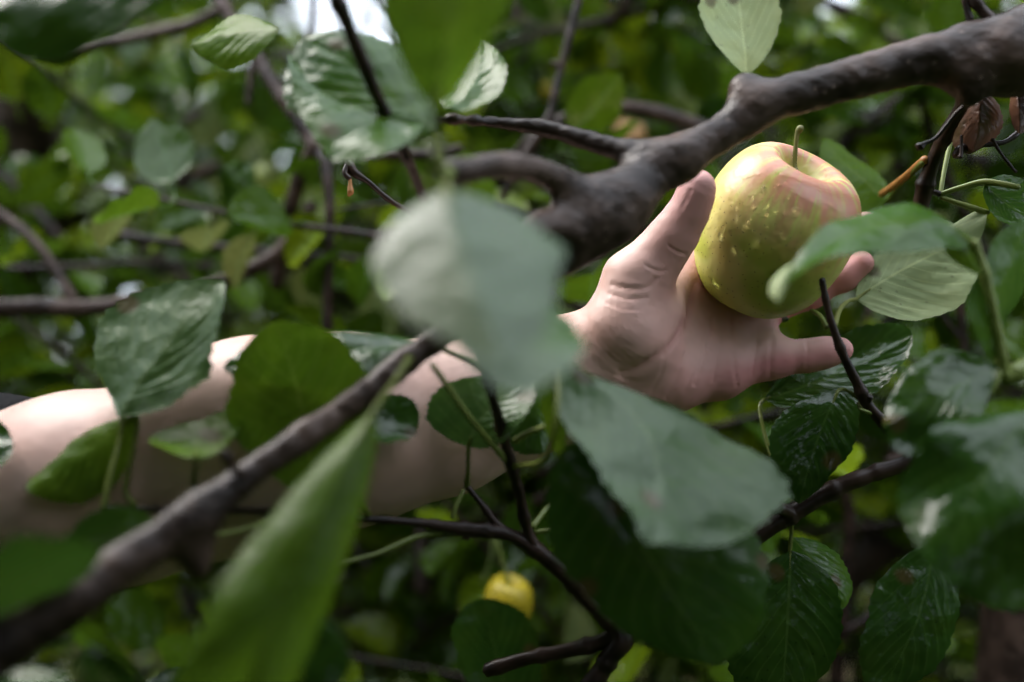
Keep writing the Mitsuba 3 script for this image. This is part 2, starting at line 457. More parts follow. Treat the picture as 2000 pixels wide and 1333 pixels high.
for x, y, rx, ry in drops:
    k = front[np.argmin(((apx[front] - [x, y]) ** 2).sum(1))]
    if abs(apx[k, 0] - x) > 12 or abs(apx[k, 1] - y) > 12:
        continue
    s = trimesh.creation.icosphere(2 if rx > 4 else 1)
    r1 = PR(rx, .47)
    r2 = PR(ry, .47) if ry else r1 * drop_rng.uniform(.9, 1.7)
    n_ = an[k]
    up = np.array([0, 0, 1.0]) - n_ * n_[2]
    up /= np.linalg.norm(up)
    sv = np.array(s.vertices)
    sv[:, 0] *= np.where(sv[:, 2] > 0, 1 - .45 * sv[:, 2], 1)
    sv = sv * [r1, r1 * .62, r2]
    sv = sv @ np.stack([np.cross(n_, up), n_, up]) + AV[k] + n_ * r1 * .12
    add('apple__water_drop', mikit.ply((sv, s.faces), 'water', smooth=True))

# ------------------------------------------------------------------ the person: arm and hand
ELL = np.array([1.0, 1.0, 1.02])


def apple_dist(p):
    q = (p - AC) @ AM
    q[:, 2] *= np.where(q[:, 2] < 0, .96, .98)
    return np.linalg.norm(q, axis=1) - AR * .985


def chain(rows):
    return [(P(x, y, Y), PR(r, Y)) for x, y, Y, r in rows]


ARM = chain([(1110, 741, .503, 113), (1000, 772, .497, 128), (860, 815, .487, 152), (700, 845, .475, 174), (560, 872, .467, 187), (470, 888, .462, 190), (380, 915, .458, 182), (300, 942, .456, 172), (150, 962, .456, 167)])
UPPER = chain([(150, 962, .456, 167), (20, 985, .462, 160), (-200, 985, .50, 150), (-420, 975, .55, 150), (-640, 960, .60, 160)])
MUSCLE = chain([(640, 815, .466, 128), (500, 822, .455, 132), (400, 860, .452, 112)])
PALM = [chain([(1110, 741, .503, 113), (1195, 735, .507, 96)]),
        chain([(1165, 700, .494, 90), (1216, 645, .484, 80), (1242, 552, .484, 62)]),          # ball of the thumb
        chain([(1258, 690, .494, 66), (1286, 618, .494, 52)]),
        chain([(1195, 735, .508, 84), (1300, 728, .514, 78), (1400, 716, .522, 62), (1490, 699, .527, 42)]),   # heel of the little finger side
        chain([(1200, 715, .512, 80), (1340, 650, .524, 62), (1475, 636, .536, 42)]),
        chain([(1200, 705, .512, 75), (1340, 610, .530, 55), (1462, 550, .549, 38)]),
        chain([(1230, 680, .508, 60), (1330, 570, .528, 48), (1425, 492, .548, 34)]),
        chain([(1270, 590, .500, 44), (1345, 535, .522, 36), (1415, 495, .545, 32)])]
FINGERS = [chain([(1242, 552, .486, 61), (1284, 502, .482, 47), (1318, 458, .478, 41.5), (1345, 412, .474, 35.5), (1361, 374, .471, 32), (1365, 365, .4705, 29)]),   # thumb
           chain([(1425, 492, .548, 34), (1520, 415, .551, 29), (1585, 380, .546, 26), (1600, 370, .541, 23)]),
           chain([(1462, 550, .549, 36), (1585, 500, .547, 29), (1655, 462, .538, 26), (1690, 438, .531, 22.5)]),
           chain([(1478, 612, .545, 33), (1587, 571, .534, 27), (1648, 540, .530, 25.5), (1682, 514, .527, 24)]),
           chain([(1490, 699, .527, 40), (1520, 699, .527, 34.5), (1575, 696, .527, 29.5), (1612, 689, .525, 26), (1642, 683, .523, 23.5)])]


def bone(p, rows):
    d = None
    for (a, ra), (b, rb) in zip(rows[:-1], rows[1:]):
        e = round_cone(p, a, b, ra, rb)
        d = e if d is None else smin(d, e, .006)
    return d


def body(p):
    d = smin(bone(p, ARM), bone(p, UPPER), .03)
    d = smin(d, bone(p, MUSCLE), .03)
    for rows in PALM:
        d = smin(d, bone(p, rows), .012)
    fing = bone(p, FINGERS[0])
    for rows in FINGERS[1:]:
        fing = np.minimum(fing, bone(p, rows))
    d = smin(d, fing, .007)
    cut = apple_dist(p)
    return -smin(-d, cut, .002)


hv, hf = surface_net(body, [-.505, .36, 1.24], [.20, .68, 1.66], .0018)
for _ in range(2):
    hv = hv - gradient(body, hv) * np.clip(body(hv), -.001, .001)[:, None]
hand = np.nonzero(hv[hf][:, :, 0].min(1) > .008)[0]
hm = trimesh.Trimesh(hv, hf, process=False)
hv, hf = trimesh.remesh.subdivide(np.array(hm.vertices), np.array(hm.faces), hand)
hv = hv - gradient(body, hv) * np.clip(body(hv), -.001, .001)[:, None]
hn = gradient(body, hv)
hp = project(hv)
facing = np.clip(-(hn * (hv - EYE)).sum(1) / np.linalg.norm(hv - EYE, axis=1) * 2.2 + .1, 0, 1)
CREASES = [([(1358, 554), (1341, 617), (1316, 666), (1274, 701), (1240, 720), (1215, 728)], 8, .0010), ([(1430, 612), (1430, 666), (1439, 752)], 3.2, .0004), ([(1390, 620), (1383, 673), (1355, 750)], 3, .0005),
           ([(1148, 624), (1165, 666), (1197, 701), (1240, 717)], 5, .0002), ([(1130, 640), (1150, 690), (1185, 726), (1240, 745)], 3.5, .0002), ([(1118, 660), (1130, 705), (1160, 745), (1205, 770)], 3.5, .0002),
           ([(1165, 640), (1185, 675), (1215, 698), (1262, 704)], 3.5, .00012), ([(1178, 628), (1205, 662), (1250, 684)], 3, .0002), ([(1195, 556), (1225, 563), (1262, 562), (1282, 545)], 4, .0005), ([(1190, 574), (1225, 584), (1262, 582)], 3, .0003),
           ([(1185, 592), (1215, 604), (1250, 606)], 3, .0002), ([(1308, 482), (1322, 492), (1338, 496)], 3, .0005), ([(1262, 520), (1285, 530), (1300, 528)], 3, .0004), ([(1508, 664), (1506, 700), (1504, 738)], 4, .0003), ([(1576, 668), (1578, 696), (1577, 724)], 3, .0004),
           ([(1300, 690), (1290, 730), (1270, 765)], 3, .0004), ([(1335, 690), (1322, 735), (1300, 775)], 3, .0003), ([(1368, 690), (1352, 728), (1335, 765)], 3, .0003), ([(1410, 660), (1400, 705), (1392, 745)], 2.5, .0003),
           ([(1350, 372), (1340, 392), (1332, 408)], 2.5, .0004), ([(1480, 640), (1476, 690), (1470, 735)], 2.5, .0003)]
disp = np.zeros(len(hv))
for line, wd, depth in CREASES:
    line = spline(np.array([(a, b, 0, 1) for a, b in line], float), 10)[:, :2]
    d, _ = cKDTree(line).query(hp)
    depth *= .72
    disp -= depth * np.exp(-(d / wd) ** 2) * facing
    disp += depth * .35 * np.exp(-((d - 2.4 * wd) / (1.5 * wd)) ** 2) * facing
onhand = np.clip((hv[:, 0] - .008) / .02, 0, 1)
# fine wrinkles that run round the ball of the thumb
rad = np.hypot(hp[:, 0] - 1300, (hp[:, 1] - 600) * 1.1)
wr = np.exp(-((hp[:, 0] - 1185) / 62) ** 2 - ((hp[:, 1] - 650) / 95) ** 2)
disp += onhand * wr * facing * 0.00006 * np.sin(rad * .55 + 5 * meshkit.noise(np.stack([hp[:, 0] * .02, hp[:, 1] * .02, 0 * rad], 1), 2))
disp += onhand * .0005 * (meshkit.fbm(hv * 130, 3, 6) - .5) + .0016 * (meshkit.fbm(hv * 35, 3, 9) - .5)
disp += .0011 * np.exp(-(((hp[:, 0] - 1219) / 7) ** 2 + ((hp[:, 1] - 470) / 7) ** 2))      # knuckle bump
hv = hv + hn * disp[:, None]
pale, pink, tip = np.array([.57, .370, .305]), np.array([.62, .262, .265]), np.array([.62, .285, .27])
k_palm = np.clip((hv[:, 0] - .035) / .09, 0, 1) * np.clip((.7 - hn[:, 2]) * 1.2, 0, 1)
k_tip = np.zeros(len(hv))
for rows in FINGERS:
    d = np.linalg.norm(hv - rows[-1][0], axis=1)
    k_tip = np.maximum(k_tip, np.exp(-(d / .016) ** 2))
k_tip = np.maximum(k_tip, .8 * np.exp(-(np.linalg.norm(hv - P(1355, 512, .52), axis=1) / .012) ** 2))
blot = meshkit.fbm(hv * 70, 3, 12)
col = pale + (pink - pale) * k_palm[:, None]
col = col + (tip - col) * k_tip[:, None] * .8
col = col * (1 + .24 * (blot - .5))[:, None]
freck = np.clip(meshkit.noise(hv * 210, 31) - .80, 0, 1) * 5 * np.clip(meshkit.noise(hv * 40, 32) - .3, 0, 1)
col = col * (1 - np.array([.20, .34, .42]) * np.clip(freck, 0, .8)[:, None])
col += (np.array([.03, -.015, -.012]) * np.clip((meshkit.fbm(hv * 28, 2, 15) - .5) * 2.5, -1, 1)[:, None])
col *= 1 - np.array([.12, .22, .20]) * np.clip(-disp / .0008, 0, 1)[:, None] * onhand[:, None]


def skin_height(p, n, uv):
    return fbm(p.x * 900, p.y * 900, p.z * 900, 2) + .7 * noise(p.x * 350, p.y * 350, p.z * 350)


scene['skin'] = {'type': 'bumpmap', 'scale': .00011, 'tex': mikit.proc(skin_height, 3e-4),
                 'bsdf': {'type': 'principled', 'base_color': {'type': 'mesh_attribute', 'name': 'vertex_color'}, 'roughness': .48, 'specular': .42, 'sheen': .15}}
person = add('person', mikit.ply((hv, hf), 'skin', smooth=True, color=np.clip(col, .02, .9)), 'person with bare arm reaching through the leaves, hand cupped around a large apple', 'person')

# thumbnail: a curved plate on the back of the thumb's last joint
(a0, r0), (a1, r1) = (P(1344, 414, .4738), PR(36, .474)), (P(1365, 366, .4705), PR(29.5, .471))
axis = (a1 - a0) / np.linalg.norm(a1 - a0)
dors = P(1330, 350, .474) - P(1360, 370, .474)
dors = dors + np.array([0, -.8, 0]) * np.linalg.norm(dors)
dors -= axis * (dors @ axis)
dors /= np.linalg.norm(dors)
sidev = np.cross(axis, dors)
tt, aa = np.meshgrid(np.linspace(0, 1, 16), np.linspace(-1, 1, 15), indexing='ij')
wid = np.radians(52) * (np.clip(np.sin(np.pi * (.12 + .80 * tt)), 0, 1) ** .35)
ang = aa * wid
rr = (r0 + (r1 - r0) * tt) + .0011 - .0007 * aa ** 4
nv_ = a0 + (axis * np.linalg.norm(a1 - a0) * 1.16)[None, None] * tt[..., None] + (rr * np.cos(ang))[..., None] * dors + (rr * np.sin(ang))[..., None] * sidev
i, j = np.meshgrid(np.arange(15), np.arange(14), indexing='ij')
nf = np.stack([i * 15 + j, i * 15 + j + 1, (i + 1) * 15 + j + 1, (i + 1) * 15 + j], -1).reshape(-1, 4)
nail_top = nv_.reshape(-1, 3)
nail_low = (nv_ - dors * .0009).reshape(-1, 3)
scene['nail'] = {'type': 'twosided', 'bsdf': {'type': 'principled', 'base_color': rgb(.80, .55, .50), 'roughness': .25, 'specular': .5}}
add(person + '__thumbnail', mikit.ply((np.vstack([nail_top, nail_low]), np.vstack([nf, nf[:, ::-1] + len(nail_top)])), 'nail', smooth=True))

# ring on the ring finger
fa, fb = FINGERS[3][0][0], FINGERS[3][1][0]
fd = (fb - fa) / np.linalg.norm(fb - fa)
rc = fa + fd * PR(46, .54)
tor = trimesh.creation.torus(PR(32, .54), .0013, 48, 12)
M4 = trimesh.geometry.align_vectors([0, 0, 1], fd)
tv = (np.array(tor.vertices) * [1, 1, 1.5]) @ M4[:3, :3].T + rc
scene['dark_metal'] = {'type': 'roughconductor', 'alpha': .2, 'specular_reflectance': rgb(.35, .34, .36)}
add(person + '__finger_ring', mikit.ply((tv, tor.faces), 'dark_metal', smooth=True), 'dark finger ring')

# black sleeve round the upper arm
SL = [np.append(P(128, 905, .505), PR(112, .505)), np.append(P(60, 925, .51), PR(150, .51)), np.append(P(-60, 935, .53), PR(172, .53)), np.append(P(-300, 930, .57), PR(190, .57)), np.append(P(-700, 920, .64), PR(235, .64))]
sv, sf = tube(SL, 40, .03, 12, 4)
sv = sv + (.004 * (meshkit.fbm(sv * 40, 3, 2) - .5))[:, None] * np.array([.3, .3, 1])


def cloth_height(p, n, uv):
    return fbm(p.x * 120, p.y * 120, p.z * 120, 3)


scene['black_cloth'] = {'type': 'bumpmap', 'scale': .002, 'tex': mikit.proc(cloth_height, 5e-4), 'bsdf': {'type': 'principled', 'base_color': rgb(.005, .005, .006), 'roughness': .85, 'specular': .1}}
add(person + '__sleeve', mikit.ply((sv, sf), 'black_cloth', smooth=True), 'black cloth sleeve')

# ------------------------------------------------------------------ the tree in front
tree = thing('apple_tree', 'front apple tree with thick dark forked limb and large leaves before the arm', 'apple tree')
scene_limb = tree + '__limb'
LIMB = [np.append([.56, .64, 1.70], .040), np.append([.36, .50, 1.672], .030)] + px_path([
    (2010, 98, .452, 86), (1950, 108, .450, 64), (1900, 112, .449, 56), (1800, 118, .447, 45), (1650, 158, .445, 40), (1500, 203, .443, 39), (1400, 268, .441, 33), (1300, 320, .437, 38), (1215, 395, .43, 46), (1140, 470, .425, 42), (1000, 568, .412, 33), (840, 672, .402, 28),
    (720, 765, .392, 27), (600, 850, .380, 28), (480, 932, .366, 30), (390, 1000, .354, 33), (230, 1110, .335, 42), (90, 1205, .32, 52), (-150, 1370, .30, 62), (-500, 1600, .29, 70)])
LIMB = spline(LIMB, 3)
F1 = spline(px_path([(1215, 400, .432, 46), (1150, 378, .422, 30), (1090, 350, .408, 25), (1020, 326, .39, 23), (960, 324, .375, 23), (900, 334, .36, 24), (870, 340, .348, 18)]), 3)
F2 = spline(px_path([(1330, 318, .438, 34), (1270, 302, .44, 22), (1200, 288, .442, 18), (1130, 270, .447, 16), (1050, 250, .452, 13), (960, 238, .452, 12), (850, 232, .44, 12)]), 3)
F3 = spline(px_path([(1180, 430, .425, 42), (1120, 440, .415, 26), (1070, 440, .405, 20), (1030, 452, .395, 16)]), 3)
KNOT = spline(px_path([(1465, 215, .444, 30), (1456, 182, .446, 24), (1452, 166, .447, 17)]), 3)
STUB = spline(px_path([(1890, 110, .449, 44), (1895, 160, .445, 26), (1893, 190, .444, 16)]), 3)
STUB2 = spline(px_path([(395, 1000, .354, 30), (385, 1075, .352, 22), (386, 1120, .352, 18)]), 3)


def rows4(s):
    return [(r[:3], r[3]) for r in s]


def limb_dist(p):
    d = bone(p, rows4(LIMB))
    for s, k in ((F1, .014), (F2, .012), (F3, .014), (KNOT, .010), (STUB, .01), (STUB2, .01)):
        d = smin(d, bone(p, rows4(s)), k)
    return d + .0012 + .0022 * (meshkit.fbm(p * 60, 2, 3) - .5)


lv, lf = surface_net(limb_dist, [-.30, .215, 1.245], [.62, .70, 1.76], .0024)
lv = lv - gradient(limb_dist, lv) * np.clip(limb_dist(lv), -.001, .001)[:, None]
ln = gradient(limb_dist, lv)
lv = lv + ln * (.0013 * (meshkit.fbm(lv * 190, 3, 5) - .5) + .0016 * np.clip(meshkit.noise(lv * 75, 21) - .72, 0, 1) * 1.0)[:, None]
limb = add(tree + '__limb', mikit.ply((lv, lf), 'bark', smooth=True), 'thick dark forked limb')
trunk_rows = [np.append(x, r) for x, r in (([.40, .78, -.05], .12), ([.40, .77, .3], .095), ([.43, .76, .9], .085), ([.442, .75, 1.24], .082), ([.468, .74, 1.39], .08), ([.53, .69, 1.60], .07), ([.57, .65, 1.75], .06), ([.60, .66, 2.2], .05), ([.50, .75, 2.7], .03))]
add(tree + '__trunk', mikit.ply(tube(trunk_rows, 28, .16, 10, 3), 'bark', smooth=True))


def noded(s, k):
    """Swollen leaf nodes about every 24 mm along a twig."""
    s = spline(s, 6)
    d = np.concatenate([[0], np.cumsum(np.linalg.norm(np.diff(s[:, :3], axis=0), axis=1))])
    at = np.arange(.010 + .004 * (k % 3), d[-1], .024)
    if len(at):
        near = np.abs(d[:, None] - at[None]).min(1)
        s[:, 3] *= 1 + .24 * np.exp(-(near / .0022) ** 2)
    return s


def twig(parent_tree, rows, mat='twig_bark', sides=10, lump=.18, seed=None, extra=(), label=None):
    parts = [tube(noded(px_path(rows), len(rows)), sides, lump, 2, seed if seed is not None else len(rows))]
    for e in extra:
        parts.append(tube(noded(px_path(e), len(e)), sides, lump, 2, 2))
    return add(parent_tree + '__twig', mikit.ply(merge(parts), mat, smooth=True), label)


# lower front twig with its side shoots
t1 = twig(tree, [(200, 992, .402, 7), (330, 996, .410, 7), (500, 1000, .418, 7), (650, 1010, .428, 8), (800, 1020, .44, 9), (880, 1030, .445, 12), (920, 1036, .447, 14), (985, 1043, .45, 14), (1040, 1070, .452, 15), (1100, 1120, .454, 16), (1160, 1185, .456, 17), (1212, 1238, .457, 22), (1190, 1285, .458, 20), (1150, 1345, .46, 20)],
          extra=[[(912, 950, .456, 6), (940, 985, .454, 7), (962, 1015, .452, 8), (988, 1042, .45, 11)], [(1215, 1236, .457, 17), (1150, 1262, .462, 15), (1090, 1275, .468, 14), (1025, 1287, .474, 14), (950, 1310, .48, 13)], [(1215, 1238, .457, 20), (1228, 1225, .455, 10)], [(905, 1020, .447, 9), (912, 1050, .447, 12)]])
t2 = twig(tree, [(930, 680, .405, 10), (945, 720, .41, 10), (962, 775, .417, 10), (985, 860, .43, 11), (1000, 915, .437, 12), (1015, 965, .443, 10), (1028, 1030, .449, 11), (1050, 1078, .452, 12)])
t4 = twig(tree, [(1605, 545, .468, 6), (1616, 600, .469, 7), (1632, 655, .470, 8), (1652, 705, .472, 9), (1676, 752, .474, 11), (1690, 785, .475, 12), (1712, 812, .476, 11), (1742, 842, .478, 13), (1778, 858, .48, 12), (1808, 872, .482, 14), (1775, 900, .483, 15), (1700, 928, .484, 16), (1640, 950, .485, 17), (1570, 988, .486, 17), (1530, 1012, .487, 18), (1480, 1048, .488, 18), (1420, 1090, .49, 18), (1340, 1150, .50, 18)],
          extra=[[(1545, 1005, .485, 16), (1525, 994, .48, 11), (1508, 996, .478, 8)], [(1690, 790, .475, 8), (1700, 774, .472, 6)]])
# dark stalks hanging below the limb on the right, with dead fruit stalks
t6 = twig(tree, [(1900, 160, .452, 15), (1880, 205, .468, 14), (1850, 255, .48, 13), (1825, 310, .49, 14), (1808, 360, .497, 15), (1795, 420, .503, 15), (1790, 480, .51, 14)],
          extra=[[(1905, 190, .46, 6), (1865, 225, .464, 4), (1830, 268, .466, 4), (1806, 281, .466, 4.5), (1797, 287, .466, 8), (1794, 291, .466, 5)], [(1998, 240, .49, 5), (1985, 262, .488, 5), (1960, 278, .486, 5), (1915, 284, .484, 6), (1880, 292, .482, 10), (1865, 306, .482, 7)], [(1938, 272, .478, 4), (1955, 300, .478, 3), (1978, 330, .478, 3), (1984, 336, .478, 4)], [(1878, 265, .474, 3), (1877, 300, .474, 3), (1875, 308, .474, 5)], [(1895, 40, .45, 8), (1888, 12, .45, 7), (1880, -30, .45, 6)], [(1935, 40, .448, 12), (1912, 12, .448, 10), (1890, -20, .448, 9)], [(1800, 372, .499, 8), (1825, 376, .5, 6), (1836, 380, .5, 6)]])
spike = twig(tree, [(657, 262, .50, 4), (668, 290, .50, 8), (680, 318, .50, 9), (692, 338, .50, 8), (720, 356, .503, 5), (742, 376, .505, 5), (768, 396, .507, 4.5), (800, 415, .51, 4)], extra=[[(682, 320, .50, 8), (674, 338, .498, 6), (684, 350, .497, 4)], [(676, 305, .5, 7), (686, 296, .5, 4)]])
add(spike + '__bud', mikit.ply(tube(px_path([(684, 350, .497, 3), (684, 364, .497, 5), (684, 376, .497, 6), (681, 383, .497, 3)]), 8, .3), 'stalk_orange', smooth=True), 'orange bud')
f5 = twig(tree, [(640, -40, .36, 18), (676, 40, .37, 15), (720, 150, .385, 14), (762, 240, .40, 12), (800, 320, .42, 10), (828, 390, .44, 8)])
stub = twig(tree, [(482, 936, .364, 9), (464, 922, .356, 8), (450, 906, .352, 10), (441, 890, .350, 11), (437, 878, .349, 5)])
node = twig(tree, [(880, 338, .352, 14), (868, 340, .335, 15), (858, 330, .315, 13), (850, 300, .305, 9)], 'stalk_green')

# ---- the big leaves in front (B base, M mid rib, T tip, L / R widest points)
leaf(t1, 'leaf_grey', (240, 818, .412), (292, 716, .412), (437, 548, .416), (205, 640, .440), (396, 742, .398), stalk=[(203, 992, .402), (215, 930, .405), (232, 865, .41)], quilt=.0016, cup=.002)
leaf(t1, 'leaf_light', (268, 812, .412), (170, 878, .412), (58, 962, .405), (128, 858, .420), (205, 938, .405), stalk=[(262, 988, .405), (245, 955, .407), (262, 870, .41)], quilt=.0014)
leaf(t1, 'leaf_dark', (262, 850, .414), (250, 858, .420), (205, 905, .412), (265, 800, .421), (236, 915, .41), nu=16, nv=6, serr=.03)
leaf(t1, 'leaf_light', (382, 893, .385), (388, 858, .402), (400, 815, .415), (290, 858, .402), (476, 832, .402), stalk=[(380, 990, .41), (378, 950, .40), (382, 915, .39)], quilt=.0008, cup=.001)
leaf(t1, 'leaf_light', (610, 960, .395), (590, 800, .397), (543, 628, .40), (452, 835, .402), (728, 775, .392), stalk=[(655, 1005, .428), (650, 985, .415)], quilt=.0008, cup=.001, peak=.48)
leaf(t1, 'leaf_dark', (835, 672, .415), (650, 690, .410), (436, 722, .414), (640, 640, .425), (670, 728, .395), stalk=[(960, 740, .415), (925, 712, .418), (880, 690, .42)], quilt=.0016)
leaf(t1, 'leaf_dark', (640, 835, .41), (735, 832, .42), (812, 850, .425), (765, 772, .43), (715, 872, .41), stalk=[(720, 1006, .432), (690, 950, .425), (660, 880, .415)])
leaf(t1, 'leaf_grey', (915, 874, .438), (955, 800, .432), (1052, 718, .440), (838, 793, .438), (1010, 838, .422), stalk=[(912, 950, .456), (914, 915, .446)], quilt=.0015)
leaf(t1, 'leaf_dark', (1046, 722, .442), (1048, 800, .445), (1062, 886, .442), (985, 838, .446), (1084, 780, .448), quilt=.0012)
# petioles of leaves outside or hidden
for rows in ([(988, 898, .434, 8), (950, 855, .424, 6), (905, 800, .413, 6), (860, 735, .402, 6), (843, 712, .395, 5)], [(1005, 862, .430, 7), (1040, 843, .42, 6), (1100, 825, .405, 6), (1150, 820, .392, 6)], [(884, 1012, .447, 5), (890, 990, .448, 4.5), (905, 958, .452, 4)],
             [(862, 1040, .446, 6), (810, 1050, .44, 6), (740, 1080, .43, 5), (660, 1105, .42, 5), (600, 1150, .41, 5)], [(1045, 1040, .452, 5), (1090, 1034, .45, 5), (1120, 1034, .448, 4)], [(1040, 1030, .452, 6), (1070, 990, .46, 5), (1100, 960, .47, 4)], [(640, 940, .425, 6), (655, 1003, .428, 6)],
             [(655, 1003, .428, 6), (640, 965, .415, 6), (655, 920, .40, 5)], [(545, 1000, .415, 4), (490, 1030, .40, 4), (400, 1050, .38, 4)]):
    add(t1 + '__leaf_stalk', mikit.ply(tube(px_path(rows), 8, .06), 'stalk_green', smooth=True))
# node on the fork's left end: three large leaves very near the lens
leaf(limb, 'leaf_grey', (872, 375, .288), (905, 500, .264), (985, 715, .238), (738, 500, .274), (1085, 480, .282), stalk=[(868, 338, .335), (870, 358, .312)], quilt=.0004, cup=.001, wave=.0013, stalk_r=.0014)
leaf(limb, 'leaf_grey', (845, 520, .315), (960, 620, .30), (1140, 685, .292), (930, 728, .272), (1040, 575, .33), quilt=.0006, cup=.001, wave=.002)
leaf(limb, 'leaf_light', (850, 215, .298), (885, 30, .298), (930, -230, .305), (748, -20, .302), (1010, -30, .30), stalk=[(862, 330, .322), (852, 270, .305)], quilt=.0006, cup=.001, stalk_r=.0013)
leaf(limb, 'leaf_mid', (850, 262, .39), (760, 180, .40), (590, 72, .418), (800, 98, .41), (605, 235, .395), stalk=[(866, 335, .345), (862, 300, .36)], quilt=.0012)
leaf(limb, 'leaf_mid', (830, 245, .392), (700, 215, .397), (560, 110, .42), (690, 130, .43), (690, 300, .37), quilt=.0012)
leaf(limb, 'leaf_mid', (870, 210, .42), (925, 160, .43), (940, 75, .45), (850, 120, .45), (985, 190, .42), quilt=.0012)
leaf(limb, 'leaf_light', (545, 58, .43), (465, 62, .44), (370, 88, .44), (455, 18, .455), (462, 112, .43), quilt=.0008)
leaf(limb, 'leaf_dark', (380, -60, .33), (180, -20, .33), (-60, 20, .33), (150, -140, .35), (150, 80, .32), quilt=.0008)
leaf(limb, 'leaf_pale', (1458, 150, .56), (1449, 50, .56), (1430, -100, .565), (1368, 20, .557), (1522, 30, .557), stalk=[(1462, 182, .446), (1460, 168, .50)], quilt=.0009)
# right of the palm
leaf(t2, 'leaf_grey', (1100, 708, .392), (1262, 850, .378), (1268, 1066, .345), (1500, 915, .385), (1160, 905, .365), stalk=[(1000, 912, .437), (1060, 900, .40), (1085, 830, .378)], quilt=.001, cup=.002, wave=.006)
leaf(t2, 'leaf_dark', (1135, 855, .382), (1250, 1060, .378), (1400, 1300, .38), (1090, 1080, .378), (1465, 1010, .39), quilt=.001, peak=.5)
leaf(t2, 'leaf_light', (1090, 905, .40), (1080, 790, .40), (1085, 600, .405), (1060, 780, .40), (1118, 780, .395), nu=20, nv=6)
leaf(t4, 'leaf_pale', (1672, 584, .522), (1775, 520, .525), (1905, 462, .525), (1745, 455, .53), (1835, 618, .518), stalk=[(1630, 636, .470), (1640, 605, .485), (1658, 588, .51)], quilt=.0013, cup=.002, serr=.03)
leaf(t4, 'leaf_dark', (1492, 782, .545), (1630, 735, .548), (1782, 655, .55), (1640, 672, .562), (1660, 800, .535), stalk=[(1560, 1000, .487), (1510, 900, .52), (1485, 810, .54)], quilt=.0016, wave=.006)
leaf(t4, 'leaf_dark', (1640, 762, .475), (1597, 860, .468), (1562, 985, .47), (1508, 835, .475), (1678, 838, .468), stalk=[(1712, 812, .476), (1690, 790, .476), (1665, 770, .478)], quilt=.0019, wave=.005, cup=-.002)
leaf(t4, 'leaf_dark', (1543, 1075, .485), (1538, 1220, .48), (1525, 1400, .48), (1425, 1225, .475), (1650, 1200, .48), stalk=[(1545, 1005, .486), (1546, 1040, .486)], quilt=.0018)
leaf(t4, 'leaf_mid', (1545, 1050, .50), (1600, 1110, .505), (1645, 1190, .505), (1560, 1170, .50), (1655, 1085, .515), quilt=.0012)
leaf(t4, 'leaf_dark', (1826, 1058, .475), (1795, 1200, .468), (1715, 1370, .465), (1700, 1190, .465), (1885, 1205, .468), stalk=[(1848, 990, .49), (1838, 1025, .485)], quilt=.0018)
add(t4 + '__leaf_stalk', mikit.ply(tube(px_path([(1585, 607, .49, 4), (1602, 618, .48, 5), (1615, 640, .473, 5)]), 8, .06), 'stalk_green', smooth=True))
add(t4 + '__leaf_stalk', mikit.ply(tube(px_path([(1715, 812, .476, 4), (1698, 806, .474, 4), (1680, 800, .472, 3)]), 8, .06), 'stalk_green', smooth=True))
leaf(t6, 'leaf_light', (1732, 392, .585), (1665, 335, .585), (1603, 274, .59), (1715, 330, .60), (1640, 420, .575), stalk=[(1800, 320, .49), (1775, 345, .53), (1750, 370, .57)], quilt=.0008)
add(t6 + '__leaf_stalk', mikit.ply(tube(px_path([(1806, 312, .49, 9), (1780, 335, .52, 8), (1752, 358, .55, 7), (1722, 380, .58, 7)]), 8, .15), 'stalk_orange', smooth=True), 'orange brown leaf stalk')
for rows in ([(1836, 382, .50, 5), (1845, 330, .505, 5), (1858, 270, .51, 5)], [(1836, 380, .50, 5), (1880, 366, .495, 6), (1925, 356, .49, 7), (1990, 366, .48, 6)], [(1838, 386, .50, 5), (1880, 400, .495, 6), (1930, 416, .49, 6)]):
    add(t6 + '__leaf_stalk', mikit.ply(tube(px_path(rows), 8, .08), 'stalk_green', smooth=True))
leaf(t6, 'leaf_mid', (1925, 356, .49), (1960, 390, .488), (2010, 430, .485), (1990, 350, .50), (1940, 440, .478))
leaf(t6, 'leaf_pale', (1930, 416, .49), (1880, 440, .495), (1830, 455, .50), (1880, 420, .50), (1895, 475, .488), nu=18, nv=6)
leaf(t6, 'leaf_brown', (1905, 170, .475), (1915, 225, .468), (1905, 290, .472), (1868, 240, .482), (1968, 215, .478), quilt=.003, wave=.012, cup=.008, label='shrivelled brown dead leaf')
leaf(t6, 'leaf_brown', (1985, 165, .475), (1990, 210, .47), (1992, 262, .472), (1972, 215, .482), (2010, 215, .478), quilt=.003, wave=.010, nu=18, nv=6, label='shrivelled brown dead leaf at the frame edge')
# leaf bending over the apple, and the near leaves at the right edge
t7 = twig(tree, [(1905, 470, .40, 7), (1922, 530, .40, 9), (1940, 610, .402, 10), (1955, 690, .405, 11), (1965, 735, .407, 14), (2010, 712, .41, 20), (2070, 690, .42, 24)], 'stalk_green', extra=[[(1960, 715, .406, 8), (1900, 820, .402, 7), (1880, 900, .40, 6)], [(1962, 720, .406, 7), (1950, 640, .42, 6), (1935, 570, .43, 5)]])
leaf(t7, 'leaf_mid', (1898, 478, .40), (1745, 430, .388), (1515, 560, .372), (1760, 385, .405), (1740, 478, .372), stalk=[(1915, 505, .40), (1908, 490, .40)], quilt=.0008, cup=.002, serr=.02)
leaf(t7, 'leaf_pale', (1556, 512, .372), (1535, 545, .37), (1520, 590, .368), (1518, 540, .37), (1548, 556, .37), nu=14, nv=5, serr=.02)
leaf(t7, 'leaf_light', (1862, 438, .40), (1895, 480, .40), (1930, 545, .40), (1868, 482, .395), (1928, 470, .405), nu=18, nv=6)
